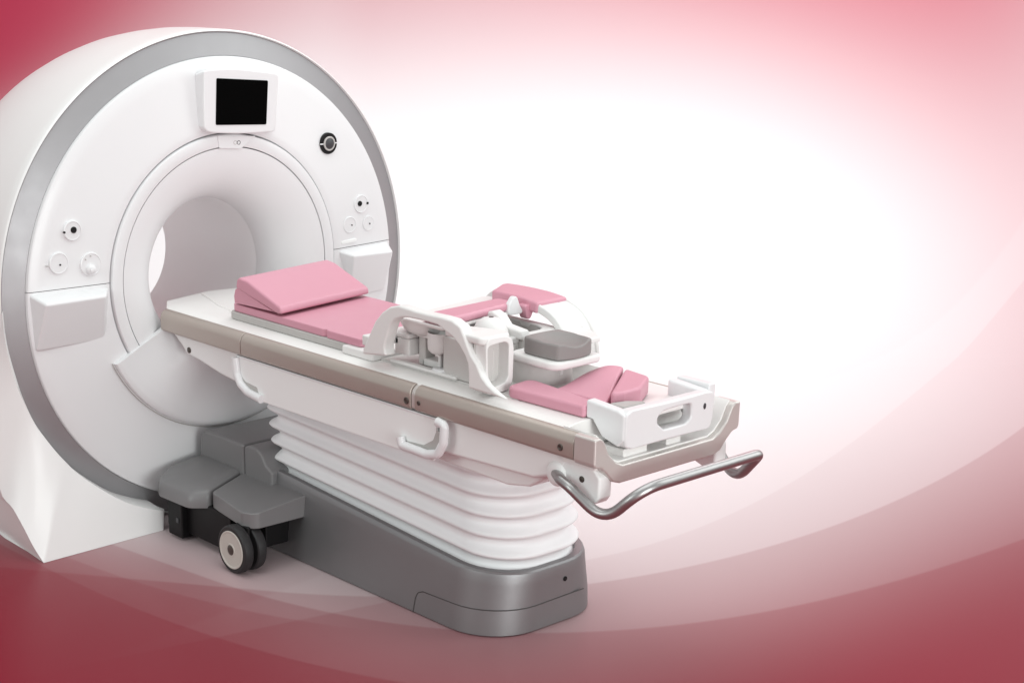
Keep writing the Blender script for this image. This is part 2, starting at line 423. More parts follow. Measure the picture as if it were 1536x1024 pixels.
# table top slab and its end
cs = [(-.312,.832),(-.312,.897),(-.306,.904),(-.285,.911),(-.255,.916),(.255,.916),(.285,.911),(.306,.904),(.312,.897),(.312,.832)]
bm = N(); prism(bm, cs, 'x', -.07, 2.28)
for co_, no_ in (((.072,-.312,.9),(-.56,-.83,0)),((-.015,-.258,.9),(-.98,-.22,0)),((.072,.312,.9),(-.56,.83,0)),((-.015,.258,.9),(-.98,.22,0))):
    cut(bm, co_, Vector(no_)); bmesh.ops.holes_fill(bm, edges=[e for e in bm.edges if e.is_boundary])
tt = link('table_top', bm, 'cream', table, bevel=.004)
# raised lip of the sunken head end
bm = N(); path = [(-0.0338,-0.0627,0.9170),(0.0426,-0.0853,0.9170),(0.1995,-0.1386,0.9170),(0.2866,-0.1512,0.9170),(0.3583,-0.1796,0.9170)]
tube(bm, bend([Vector(p) for p in path], .06), .006, 8, (.6,1.3)); link('recess_lip', bm, 'cream', tt)

# side rails in three lengths, both sides
def rail(s):
    for x0, x1, nm in ((.068,.6155,'side_rail'),(.6185,1.590,'side_rail'),(1.611,2.338,'side_rail')):
        pf = [(-.310,.822),(-.333,.820),(-.340,.828),(-.341,.872),(-.336,.890),(-.325,.9015),(-.311,.9065),(-.305,.905)]
        bm = N(); prism(bm, [(p[0]*s, p[1]) for p in pf], 'x', x0, x1); r = link(nm, bm, 'taupe', table, bevel=.006, seg=3)
        if s < 0 and x0 > 1.5:
            for cx, cz, rad in ((1.634,.852,.008),(2.285,.852,.011)):
                bm = N(); lathe_y(bm, [(rad,-.335),(rad,-.3425),(rad*.75,-.3435),(rad*.6,-.3425)], cx, cz, 20); link('screw', bm, 'screw', r)
        if s < 0 and .6 < x0 < 1.5:
            bm = N(); lathe_y(bm, [(.012,-.335),(.012,-.3428),(.009,-.344),(.007,-.3425)], 1.572, .848, 20); link('screw', bm, 'screw', r)
    bm = N(); pf = [(-.312,.824),(-.330,.823),(-.336,.829),(-.337,.872),(-.332,.888),(-.322,.898),(-.311,.9035)]
    prism(bm, [(p[0]*s, p[1]) for p in pf], 'x', 1.5915, 1.6095); link('rail_joint', bm, 'taupe2', table, bevel=.003)
both(rail)

# side panel with its two grab handles
def panel_side(s):
    o = fillet([(.575,.812),(.575,.745),(.635,.668),(.70,.662),(1.70,.662),(1.705,.70),(1.71,.812)], [.01,.03,.05,.01,.01,.01,.01])
    bm = N(); prism(bm, o, 'y', -.318*s*-1 if s < 0 else .318, -.328 if s < 0 else .328)
    sp = link('side_panel', bm, 'plate', table, bevel=.003)
    bm = N(); box(bm, .572, 1.712, min(s*.318, s*.3305), max(s*.318, s*.3305), .8075, .8145); link('panel_lip', bm, 'white', sp, bevel=.0025)
    h1 = [(0.5798,-0.3380,0.8065),(0.5859,-0.3380,0.7450),(0.6105,-0.3380,0.7080),(0.6571,-0.3380,0.6861),(0.7419,-0.3380,0.6753)]
    h2 = [(1.7292,-0.3420,0.8099),(1.7652,-0.3420,0.8043),(1.7616,-0.3420,0.7439),(1.7347,-0.3420,0.6984),(1.6785,-0.3420,0.6849),(1.5527,-0.3420,0.6880),(1.5438,-0.3420,0.7144)]
    for hp, br in ((h1, .035), (h2, [0,.012,.035,.035,.03,.012,0])):
        bm = N(); P = [Vector((p[0], p[1] if s < 0 else -p[1], p[2])) for p in hp]
        tube(bm, bend(P, br), .0162, 16, (1.,.9)); link('grab_handle', bm, 'white', sp, sharp=60)
    # dark hand slots behind the handles
    for sl in ([(0.5811,0.7529),(0.6276,0.7202),(0.7044,0.7125),(0.7158,0.6758),(0.6520,0.6834),(0.6010,0.7070)], [(1.5504,0.7014),(1.6491,0.7079),(1.6954,0.7351),(1.7113,0.7711),(1.7343,0.7717),(1.7223,0.7135),(1.6629,0.6878),(1.5609,0.6872)]):
        bm = N(); prism(bm, fillet(sl, .012), 'y', -.327*(1 if s < 0 else -1), -.3292*(1 if s < 0 else -1)); link('hand_slot', bm, 'tray', sp)
both(panel_side)

# foot end: U-shaped taupe end cap, cream liner
uo = [(-.3425,.907),(-.3425,.826),(-.335,.815),(-.312,.812),(-.285,.79),(-.255,.758),(-.222,.747),(.222,.747),(.255,.758),(.285,.79),(.312,.812),(.335,.815),(.3425,.826),(.3425,.907)]
ui = [(.318,.909),(.300,.895),(.278,.852),(.245,.820),(.212,.806),(-.212,.806),(-.245,.820),(-.278,.852),(-.300,.895),(-.318,.909)]
bm = N(); prism(bm, uo+ui, 'x', 2.340, 2.428); ec = link('end_cap', bm, 'taupe2', table, bevel=.016, seg=5)
li = [(.312,.912),(.296,.897),(.272,.853),(.241,.824),(.210,.811)]
li = li+[(-a, b) for a, b in li[::-1]]
lo = [(.314,.913),(.314,.80),(-.314,.80),(-.314,.913)]
bm = N(); prism(bm, li+lo[::-1], 'x', 2.27, 2.405); link('end_liner', bm, 'cream', table, bevel=.004)
bm = N(); box(bm, 2.285, 2.39, -.17, -.06, .806, .835); link('end_block', bm, 'cream', table, bevel=.004)
bm = N(); box(bm, 2.285, 2.39, .03, .10, .806, .83); link('end_block', bm, 'cream', table, bevel=.004)
# push handle with its two brackets
hp = [(2.235,-.300,.748),(2.285,-.335,.748),(2.335,-.345,.738),(2.450,-.313,.650),(2.565,-.279,.775)]
full = hp+[(x, -y, z) for x, y, z in hp[::-1]]
bm = N(); tube(bm, bend([Vector(p) for p in full], [0,.05,.06,.11,.10,.035,.09,.06,.05,0], 10), .0172, 20); link('push_handle', bm, 'steel', table, sharp=60)
def bracket(s):
    o = fillet([(2.14,.812),(2.16,.76),(2.23,.725),(2.29,.715),(2.365,.690),(2.400,.688),(2.416,.71),(2.416,.775),(2.39,.800),(2.33,.812)], .015)
    bm = N(); prism(bm, o, 'y', s*.245, s*.303); b = link('handle_bracket', bm, 'plate', table, bevel=.008)
    bm = N(); lathe_y(bm, [(.040,s*.29),(.040,s*.306),(.034,s*.311),(.02,s*.312)], 2.238, .748, 32); link('handle_socket', bm, 'plate', b, sharp=40)
    bm = N(); lathe_y(bm, [(.010,s*.300),(.010,s*.305),(.007,s*.306)], 2.345, .757, 16); link('screw', bm, 'screw', b)
both(bracket)

# dock: dark grey covers between table base and scanner
bm = N(); o = fillet([(.10,-.14),(.075,-.33),(.13,-.425),(.20,-.462),(.40,-.456),(.452,-.392),(.385,-.19),(.36,-.155)], [.02,.05,.05,.06,.05,.03,.01,.01])
o2 = [(.27+(x-.27)*.93, -.29+(y+.29)*.93) for x, y in o]
secs = [[(x, y, .178) for x, y in o], [(x, y, .196) for x, y in o], [(x, y, .232) for x, y in [(.27+(a-.27)*.99, -.29+(b+.29)*.985) for a, b in o]], [(x, y, .252) for x, y in [(.27+(a-.27)*.965, -.29+(b+.29)*.95) for a, b in o]], [(x, y, .262) for x, y in [(.27+(a-.27)*.90, -.29+(b+.29)*.86) for a, b in o]], [(x, y, .264) for x, y in [(.27+(a-.27)*.6, -.29+(b+.29)*.5) for a, b in o]]]
secs = [[(x, y, z+(.16*(y+.30) if z > .21 else 0)) for x, y, z in q] for q in secs]
bm = N(); loft(bm, secs); link('dock_wing', bm, 'dock', table, sharp=60)
o = fillet([(.392,-.172),(.462,-.385),(.725,-.430),(.782,-.408),(.787,-.14),(.50,-.14)], [.005,.03,.05,.04,.005,.005])
bm = N(); prism(bm, o, 'z', .182, .252)
for v in bm.verts:
    if v.co.z > .2: v.co.z += .11*(v.co.y+.34)
link('caster_cover', bm, 'dock', table, bevel=.014, seg=4)
bm = N(); prism(bm, [(.095,.24),(.105,.365),(.135,.388),(.412,.392),(.412,.20),(.13,.20)], 'y', -.192, .36); link('dock_housing', bm, 'dock', table, bevel=.012, seg=4)
bm = N(); prism(bm, [(.416,.20),(.416,.386),(.45,.398),(.50,.396),(.535,.376),(.56,.34),(.60,.32),(.60,.20)], 'y', -.192, .37); link('dock_neck', bm, 'dock', table, bevel=.010, seg=4)
bm = N(); box(bm, .15, .60, -.395, .33, .03, .186); box(bm, .12, .40, -.14, .3, .17, .26); box(bm, .60, .70, -.30, .30, .06, .186); link('dock_shade_block', bm, 'black', table, bevel=.006)  # black blocks added under the covers to stand in for deep shade
bm = N(); box(bm, .20, .30, -.425, -.36, .012, .18); lk = link('dock_latch', bm, 'black', table, bevel=.006)
bm = N(); box(bm, .262, .278, -.4275, -.424, .075, .095); link('latch_tab', bm, 'dgrey', lk)

# casters: twin wheels
def caster(cx, cy, s):
    for k, dy in enumerate((0., .062)):
        y0 = cy+s*-1*dy if s > 0 else cy+dy
        bm = N(); lathe_y(bm, [(.070,y0-.021),(.088,y0-.021),(.0935,y0-.017),(.0955,y0-.008),(.0955,y0+.008),(.0935,y0+.017),(.088,y0+.021),(.070,y0+.021)], cx, .0965, 56)
        w = link('caster_wheel', bm, 'rubber', table, sharp=30)
        yo = y0-.021 if s < 0 else y0+.021; d = -1 if s < 0 else 1
        if k == 0:
            bm = N(); lathe_y(bm, [(.0755,yo-d*.01),(.0755,yo+d*.002),(.072,yo+d*.0035),(.069,yo+d*.0025),(.066,yo+d*.001),(.026,yo+d*.0015),(.024,yo+d*.004),(.022,yo+d*.004)], cx, .0965, 56); rm = link('rim', bm, 'rim', w, sharp=25)
            bm = N(); lathe_y(bm, [(.0215,yo-d*.005),(.0215,yo+d*.0035),(.017,yo+d*.006),(.008,yo+d*.007)], cx, .0965, 32); link('axle_cap', bm, 'screw', w, sharp=25)
    bm = N(); box(bm, cx-.03, cx+.05, min(cy, cy-s*.06)+.022 if s < 0 else cy-.05, max(cy, cy-s*.06)-.022 if s < 0 else cy-.022, .08, .19); link('caster_fork', bm, 'black', table, bevel=.006)
caster(.712, -.452, -1); caster(.712, .60, 1)
o = [(x, .19-y) for x, y in fillet([(.392,-.172),(.462,-.385),(.725,-.430),(.782,-.408),(.787,-.14),(.50,-.14)], [.005,.03,.05,.04,.005,.005])]
bm = N(); prism(bm, o, 'z', .182, .252); link('caster_cover', bm, 'dock', table, bevel=.014, seg=4)

# ------------------------------------------------------------------ THE COIL ON THE TABLE
coil = thing('breast_coil', 'white open frame coil with two side arches standing on the patient table', 'medical coil', (1.6, 0, .916))
outer = [(1.3075,0.9538),(1.3112,0.9735),(1.3256,0.9974),(1.3754,1.0812),(1.4105,1.1173),(1.4520,1.1438),(1.4965,1.1569),(1.5305,1.1557),(1.5842,1.1523),(1.6503,1.1524),(1.7120,1.1540),(1.7600,1.1524),(1.8015,1.1377),(1.8211,1.1083),(1.8538,1.0552),(1.8816,1.0298),(1.9053,0.9938),(1.9336,0.9721),(1.9665,0.9569),(2.0190,0.9406)]
inner = [(1.8444,0.9427),(1.8431,0.9913),(1.8378,1.0235),(1.8250,1.0453),(1.7935,1.0782),(1.7613,1.0982),(1.7257,1.1111),(1.6932,1.1231),(1.6508,1.1252),(1.6012,1.1249),(1.5444,1.1230),(1.5139,1.1178),(1.4798,1.1062),(1.4559,1.0837),(1.4456,1.0588),(1.4284,1.0163),(1.4250,0.9924),(1.4356,0.9711)]
def arch(s):
    bm = N(); pts = outer+inner; nb = []
    for x, z in pts:
        leg = max(0, min(1, (1.09-z)/.16)) if x > 1.7 else 0
        nb.append(s*(.268+.030*leg))
    v0 = [bm.verts.new((x, s*.315, z)) for x, z in pts]; v1 = [bm.verts.new((x, y, z)) for (x, z), y in zip(pts, nb)]
    bm.faces.new(v0); bm.faces.new(v1[::-1])
    for i in range(len(pts)): bm.faces.new((v0[i], v1[i], v1[(i+1) % len(pts)], v0[(i+1) % len(pts)]))
    return link('side_arch', bm, 'coil', coil, bevel=.011, seg=4)
arch(-1)
# the far arch: a broad curved band, seen from its inner side
fo = [(1.2587,0.9989),(1.2753,1.0368),(1.2989,1.0707),(1.3261,1.0949),(1.3533,1.1128),(1.3841,1.1226),(1.4523,1.1259),(1.5194,1.1269),(1.5888,1.1259),(1.6345,1.1225),(1.6767,1.1175),(1.7058,1.1092),(1.7318,1.0994),(1.7579,1.0837),(1.7777,1.0658),(1.7979,1.0410),(1.8119,1.0152),(1.8235,0.9771),(1.8287,0.9401)]
def offset(path, d):   # the same path, moved sideways
    out = []
    for i, p in enumerate(path):
        q0, q1 = path[max(0, i-1)], path[min(len(path)-1, i+1)]
        t = Vector((q1[0]-q0[0], q1[1]-q0[1])).normalized(); out.append((p[0]+t.y*d, p[1]-t.x*d))
    return out
fi = offset(fo, .026)
bm = N(); prism(bm, fo+fi[::-1], 'y', .268, .320); prism(bm, fo[8:]+fi[8:][::-1], 'y', .172, .272); prism(bm, offset(fo[9:], -.007)+fi[9:][::-1], 'y', .306, .322); prism(bm, offset(fo[9:], -.004)+fi[9:][::-1], 'y', .170, .182)
link('side_arch', bm, 'coil', coil, bevel=.009, seg=3)
# base plates
bm = N(); box(bm, 1.13, 1.30, -.262, .262, .916, .946); link('coil_base', bm, 'coil', coil, bevel=.006)
bm = N(); box(bm, 1.30, 1.98, -.225, .27, .914, .924); link('coil_base', bm, 'inner', coil, bevel=.003)
# chest plate with two openings
def plate_with_holes(z0, z1):
    bm = N(); n = 48
    for (cx, cy, hx, hy, sgn) in ((1.61,.0955,.120,.080,1),(1.61,-.0955,.120,.080,-1)):
        ou = resample(fillet([(1.455,cy-.095),(1.765,cy-.095),(1.765,cy+.110),(1.455,cy+.110)] if cy > 0 else [(1.455,cy-.110),(1.765,cy-.110),(1.765,cy+.095),(1.455,cy+.095)], [0,0,.06,.06] if cy > 0 else [0,0,0,0]), n, (cx, cy))
        inn = [(cx+hx*math.copysign(abs(math.cos(2*PI*k/n))**.7, math.cos(2*PI*k/n)), cy+hy*math.copysign(abs(math.sin(2*PI*k/n))**.7, math.sin(2*PI*k/n))) for k in range(n)]
        ringprism(bm, ou, inn, 'z', z0, z1)
    return bm
link('chest_plate', plate_with_holes(1.030, 1.052), 'coil', coil, bevel=.006, seg=3)
bm = N(); prism(bm, fillet([(1.43,-.25),(1.655,-.25),(1.600,.22),(1.36,.22)], .02), 'z', 1.085, 1.098); link('chest_bar', bm, 'coil', coil, bevel=.005)
# cups hanging in the openings
for cy in (.0955, -.0955):
    bm = N(); pr = [(.098,1.046),(.100,1.036),(.098,1.00),(.090,.965),(.070,.945),(.0005,.940),(.0005,.944),(.067,.950),(.085,.968),(.092,1.00),(.094,1.036),(.095,1.046)]
    lathe_z(bm, pr, 1.61, cy, 48, 1.28, .86); link('cup', bm, 'inner', coil, sharp=70)
bm = N(); lathe_z(bm, [(.118,1.090),(.114,1.075),(.098,1.05),(.074,1.037),(.0005,1.036)], 1.475, -.150, 48, 1.0, .85); link('bowl', bm, 'coil', coil, sharp=70)
# centre spine and lobes
bm = N(); prism(bm, fillet([(1.56,1.045),(1.60,1.085),(1.62,1.115),(1.645,1.122),(1.675,1.112),(1.705,1.082),(1.78,1.075),(1.80,1.045)], .012), 'y', -.022, .022); link('centre_spine', bm, 'coil', coil, bevel=.008, seg=4)
bm = N(); lathe_z(bm, [(.062,1.046),(.058,1.075),(.046,1.100),(.026,1.115),(.0005,1.119)], 1.70, -.080, 40, 1.1, .95); sp = link('pivot_dome', bm, 'coil', coil, sharp=70)
bm = N(); lathe_z(bm, [(.008,1.10),(.008,1.1195),(.0005,1.120)], 1.70, -.078, 16); link('pivot_screw', bm, 'dgrey', sp)
bm = N(); prism(bm, fillet([(.075,1.085),(.085,1.125),(.105,1.150),(.122,1.148),(.137,1.115),(.16,1.085)], .015), 'x', 1.60, 1.622); link('pivot_lobe', bm, 'white', coil, bevel=.005, seg=3)
bm = N(); prism(bm, fillet([(1.724,.125),(1.715,.200),(1.752,.262),(1.83,.268),(1.93,.215),(1.93,.12),(1.80,.09)], .02), 'z', 1.030, 1.050); link('rear_shelf', bm, 'coil', coil, bevel=.006, seg=3)
# foot-side frame with its window
def window(s):
    ow = [(-.290,.925),(-.296,1.085),(-.285,1.112),(-.215,1.112),(-.178,1.098),(-.170,1.06),(-.172,.955),(-.190,.926)]
    iw = [(-.272,.945),(-.284,1.00),(-.288,1.076),(-.280,1.088),(-.215,1.092),(-.194,1.084),(-.192,.975),(-.205,.955)]
    c = (-.25,1.03)
    oo = resample(fillet(ow, .02), 64, c); ii = resample(fillet(iw, .018), 64, c)
    bm = N(); ringprism(bm, [(-s*a, b) for a, b in oo], [(-s*a, b) for a, b in ii], 'x', 1.855, 1.905); w = link('end_frame', bm, 'coil', coil, bevel=.006, seg=3)
    bm = N(); prism(bm, [(-s*a, b) for a, b in resample(fillet(ow, .02), 40, c)], 'x', 1.845, 1.858); link('frame_back', bm, 'inner', w, bevel=.002)
    bm = N(); prism(bm, fillet([(1.70,s*.30),(1.90,s*.312),(1.90,s*.182),(1.85,s*.17),(1.72,s*.22)], .02), 'z', 1.090, 1.116); link('shoulder_plate', bm, 'coil', coil, bevel=.008, seg=3)
window(-1)
# posts, rails and ledges seen through the open arch
for (x0,x1,y0,y1,z0,z1,mm) in ((1.335,1.449,-.225,-.10,1.017,1.035,'coil'),(1.419,1.449,-.10,.20,1.017,1.035,'coil'),
                               (1.372,1.449,-.222,-.150,.958,1.0165,'coil'),(1.27,1.372,-.285,-.225,.975,1.012,'coil'),(1.30,1.395,-.222,-.20,.988,1.0165,'coil'),
                               (1.455,1.49,-.185,-.135,.926,1.03,'inner'),(1.42,1.45,-.06,.05,.926,1.016,'inner'),(1.52,1.56,-.10,.15,.926,.945,'inner'),
                               (1.475,1.575,-.185,-.13,.926,.952,'coil'),(1.50,1.78,-.006,.006,.924,1.04,'inner'),(1.73,1.76,-.16,.16,.924,1.032,'coil'),
                               (1.575,1.590,-.205,-.185,.926,1.03,'coil'),(1.36,1.70,-.235,-.205,.924,.936,'coil'),(1.62,1.86,-.222,-.204,.924,1.062,'inner'),
                               (1.30,1.36,.05,.20,.924,1.03,'inner')):
    bm = N(); box(bm, x0, x1, y0, y1, z0, z1); link('coil_strut', bm, mm, coil, bevel=.006, seg=3)
bm = N(); lathe_z(bm, [(.0005,.992),(.022,.994),(.034,1.005),(.036,1.03),(.036,1.065)], 1.585, -.215, 32, 1.1, .8); link('coil_cup', bm, 'coil', coil, sharp=60)
bm = N(); lathe_z(bm, [(.028,.930),(.028,.940),(.024,.944),(.0005,.945)], 1.60, -.215, 32, 1.2, .7); link('strut_knob', bm, 'white', coil, sharp=50)
# drum under the head tray and the tray itself
bm = N(); lathe_z(bm, [(.112,.918),(.110,.94),(.107,.99),(.105,1.005),(.0005,1.006)], 1.845, .012, 64, 1., 1.0); dr = link('head_drum', bm, 'inner', coil, sharp=50)
bm = N(); prism(bm, fillet([(1.93,1.0),(1.962,1.0),(1.958,.957),(1.953,.955)], .003), 'y', -.006, .006); link('drum_rib', bm, 'coil', dr)
tro = fillet([(1.805,-.105),(2.035,-.112),(2.035,.112),(1.805,.12)], [.045,.04,.025,.03])
bm = N(); prism(bm, tro, 'z', .998, 1.026); link('head_tray', bm, 'coil', coil, bevel=.010, seg=4)

# ------------------------------------------------------------------ CUSHIONS (all loose, all lying on something)
def cushion(name, bm, m, label, cat, group=None, bevel=.012, seg=4):
    o = link(name, bm, m, None, bevel=bevel, seg=seg); return tag(o, label, cat, group)

bm = N(); prism(bm, fillet([(.405,-.243),(1.14,-.243),(1.14,.252),(.405,.252)], .03), 'z', .9165, .9465)
cushion('mattress_tray', bm, 'tray', 'flat grey tray lying on the table top under the pink mat', 'tray', bevel=.006)
bm = N(); prism(bm, fillet([(.412,-.233),(.99,-.238),(1.005,-.228),(1.02,-.240),(1.215,-.240),(1.215,.25),(.412,.25)], [.03,.005,.004,.005,.02,.02,.03]), 'z', .947, .976)
cushion('body_mat', bm, 'pink', 'flat pink mat in the grey tray, reaching under the white arch', 'mat', bevel=.009)

def slab(pts, y0, y1, name, label):
    bm = N(); prism(bm, pts, 'y', y0, y1, [(x-.075, z) for x, z in pts]); return cushion(name, bm, 'pink', label, 'wedge cushion', 'stacked pink wedge cushions', bevel=.013)
slab([(0.4457,0.9825),(0.4424,1.0081),(0.4524,1.0358),(0.4659,1.0432),(0.6871,0.9916),(0.7411,0.9906)], -.24, .245, 'wedge_cushion', 'lower pink wedge cushion lying directly on the flat pink mat')
slab([(0.4571,1.0418),(0.4651,1.0768),(0.4809,1.0870),(0.5371,1.0801),(0.7417,1.0135),(0.7493,0.9895),(0.7244,0.9852)], -.243, .25, 'wedge_cushion', 'upper pink wedge cushion with the broad sloping top, closest to the bore')

bm = N(); prism(bm, fillet([(1.535,-.245),(1.655,-.248),(1.605,.135),(1.515,.135)], .02), 'z', 1.0985, 1.126)
cushion('chest_pad', bm, 'pink', 'narrow pink chest pad crossing between the two white arches', 'cushion', bevel=.011)
# pad wrapped over the far arch
def along(path, x0, x1, n):
    out = []
    for k in range(n):
        x = x0+(x1-x0)*k/(n-1)
        for p, q in zip(path, path[1:]):
            if p[0] <= x <= q[0]: t = (x-p[0])/max(1e-6, q[0]-p[0]); out.append((x, p[1]+(q[1]-p[1])*t)); break
    return out
pb = along(fo, fo[4][0], fo[10][0], 12); pf = along(fo, fo[6][0], fo[10][0], 12)
bm = N(); prism(bm, offset(pf, -.012)+offset(pf, .028)[::-1], 'y', .163, .312, offset(pb, -.012)+offset(pb, .028)[::-1])
cushion('arm_pad', bm, 'pink', 'pink pad wrapped over the top of the far white arch', 'cushion', bevel=.008)
bm = N(); prism(bm, fillet([(.20,1.118),(.175,1.070),(.165,1.063),(.155,1.070),(.14,1.118)], .008), 'x', 1.60, 1.64)
cushion('hanging_pad', bm, 'pink', 'small pink flap hanging below the far arch pad beside the white lobe', 'pad', bevel=.006)

# grey head cushion with a hollow
def headrest():
    bm = N(); n = 18; x0, x1, y0, y1 = 1.858, 2.022, -.086, .080
    grid = []
    for i in range(n+1):
        row = []
        for j in range(n+1):
            u, v = i/n, j/n
            a, b = 2*u-1, 2*v-1; a, b = a*math.sqrt(1-.15*b*b), b*math.sqrt(1-.15*a*a); x = x0+(x1-x0)*(a*1.05+1)/2; y = y0+(y1-y0)*(b*1.05+1)/2
            # rounded outline, bowed towards the foot end
            x += .012*(math.sin(PI*v)-.3)*u
            d = max(0, 1-((u-.62)/.52)**2-((v-.5)/.46)**2)
            z = 1.084-.020*d**.8-.004*u
            row.append(bm.verts.new((x, y, z)))
        grid.append(row)
    for i in range(n):
        for j in range(n): bm.faces.new((grid[i][j], grid[i+1][j], grid[i+1][j+1], grid[i][j+1]))
    border = [grid[i][0] for i in range(n+1)]+[grid[n][j] for j in range(1, n+1)]+[grid[i][n] for i in range(n-1, -1, -1)]+[grid[0][j] for j in range(n-1, 0, -1)]
    low = [bm.verts.new((v.co.x, v.co.y, 1.0265)) for v in border]
    for k in range(len(border)):
        q = (k+1) % len(border); bm.faces.new((border[k], border[q], low[q], low[k]))
    bm.faces.new(low)
    return bm
cushion('head_cushion', headrest(), 'foam', 'grey head cushion with a shallow hollow on the white tray', 'cushion', bevel=.012)

# leg and shoulder pads at the foot end
pl = fillet([(1.935,-.232),(1.915,-.10),(2.25,-.145),(2.268,-.222)], [.03,.03,.01,.01])
bm = N(); prism(bm, pl, 'z', .917, .955)
cushion('leg_pad', bm, 'pink', 'flat pink pad on the near table edge, in front of the grey head cushion', 'pad', bevel=.012)
def hump(pts, zs, z0):
    bm = N(); v = [bm.verts.new((p[0], p[1], z)) for p, z in zip(pts, zs)]; w = [bm.verts.new((p[0], p[1], z0)) for p in pts]
    bm.faces.new(v); bm.faces.new(w[::-1])
    for i in range(len(pts)): bm.faces.new((v[i], v[(i+1) % len(pts)], w[(i+1) % len(pts)], w[i]))
    return bm
bm = N(); n = 12; g = []
for i in range(n+1):
    r = []
    for j in range(n+1):
        u, v = i/n, j/n
        a = Vector((1.99,.115)).lerp(Vector((2.075,.172)), u); b = Vector((2.045,-.125)).lerp(Vector((2.265,-.118)), u)
        p = b.lerp(a, v); z = .950+.030*math.sin(PI*min(1, v*1.0)*.5)**2+.012*math.sin(PI*u)*v-.02*(1-u)*v
        r.append(bm.verts.new((p.x, p.y, z)))
    g.append(r)
for i in range(n):
    for j in range(n): bm.faces.new((g[i][j], g[i+1][j], g[i+1][j+1], g[i][j+1]))
bd = [g[i][0] for i in range(n+1)]+[g[n][j] for j in range(1, n+1)]+[g[i][n] for i in range(n-1, -1, -1)]+[g[0][j] for j in range(n-1, 0, -1)]
lw = [bm.verts.new((v.co.x, v.co.y, .917)) for v in bd]
for k in range(len(bd)): bm.faces.new((bd[k], bd[(k+1) % len(bd)], lw[(k+1) % len(bd)], lw[k]))
bm.faces.new(lw)
cushion('curved_pad', bm, 'pink', 'curved pink pad rising behind the flat one, close under the grey head cushion', 'pad', bevel=.009)
pr_ = fillet([(2.272,-.112),(2.085,.168),(2.205,.150),(2.282,.02),(2.285,-.06)], [.012,.01,.03,.03,.02])
bm = N(); prism(bm, pr_, 'z', .917, .978)
cushion('corner_pad', bm, 'pink', 'small pink block pad nearest the white handled foot box', 'pad', bevel=.012)
bm = N(); prism(bm, fillet([(2.275,-.125),(2.292,-.06),(2.345,.0),(2.345,-.125)], .012), 'z', .917, .952)
cushion('grey_spacer', bm, 'tray', 'pale grey spacer between the small pink block pad and the white foot box', 'spacer', bevel=.008)

# ------------------------------------------------------------------ FOOT BOX WITH HANDLE SLOT
fb = thing('foot_box', 'white open box with a handle slot standing on the foot end of the table', 'foot box', (2.36, 0, .82))
fo_ = fillet([(-.198,.846),(.198,.842),(.212,.88),(.212,.955),(.195,.966),(-.195,.968),(-.205,.958),(-.205,.88)], [.008,.01,.02,.012,.01,.01,.012,.02])
sl_ = fillet([(-.058,.905),(-.025,.880),(.075,.880),(.100,.893),(.100,.944),(-.03,.941),(-.058,.926)], .016)
cc = (.02,.913)
bm = N(); ringprism(bm, resample(fo_, 96, cc), resample(sl_, 96, cc), 'x', 2.385, 2.425); fp = link('front_wall', bm, 'white', fb, bevel=.011, seg=5)
def arm(s):
    bm = N(); prism(bm, fillet([(2.262,.917),(2.262,.976),(2.395,.966),(2.42,.956),(2.42,.875),(2.395,.852),(2.33,.87),(2.29,.917)], .008), 'y', s*.209, s*.172); link('side_wall', bm, 'white', fb, bevel=.011, seg=5)
both(arm)
bm = N(); box(bm, 2.265, 2.40, .212, .245, .90, .980); link('corner_post', bm, 'white', fb, bevel=.006)
bm = N(); box(bm, 2.262, 2.39, -.17, .18, .917, .923); link('box_floor', bm, 'cream', fb, bevel=.002)
nn = 24
bm = N(); prism(bm, [(.163+.006*math.cos(2*PI*k/nn), .922+.010*math.sin(2*PI*k/nn)) for k in range(nn)], 'x', 2.423, 2.4265); link('lock_screw', bm, 'dgrey', fp)

# ------------------------------------------------------------------ SETTING: studio floor running into a curved backdrop
HX, HY = math.cos(2.450028), math.sin(2.450028)          # direction in which the floor runs back
RX, RY = HY, -HX
OX, OY = 5.638266, -3.90397
D0, RAD = 9.2, 3.0
def sheet_pt(s, t):
    if t <= D0: d, z = t, 0.
    elif t <= D0+RAD*PI/2: a = (t-D0)/RAD; d, z = D0+RAD*math.sin(a), RAD*(1-math.cos(a))
    else: d, z = D0+RAD, RAD+(t-D0-RAD*PI/2)
    return (OX+HX*d+RX*s, OY+HY*d+RY*s, z)
def sheet(name, ts, m):
    ss = [-13+26*k/26 for k in range(27)]
    bm = bmesh.new(); uv = bm.loops.layers.uv.new('sheet')
    vs = [[bm.verts.new(sheet_pt(s, t)) for s in ss] for t in ts]
    for i in range(len(ts)-1):
        for k in range(len(ss)-1):
            f = bm.faces.new((vs[i][k], vs[i][k+1], vs[i+1][k+1], vs[i+1][k])); f.smooth = True
            for l, (a, b) in zip(f.loops, ((i,k),(i,k+1),(i+1,k+1),(i+1,k))): l[uv].uv = (ss[b]/10, ts[a]/10)
    me = bpy.data.meshes.new(name); bm.to_mesh(me); bm.free()
    o = bpy.data.objects.new(name, me); COL.objects.link(o); me.materials.append(m); o['kind'] = 'structure'
    return o

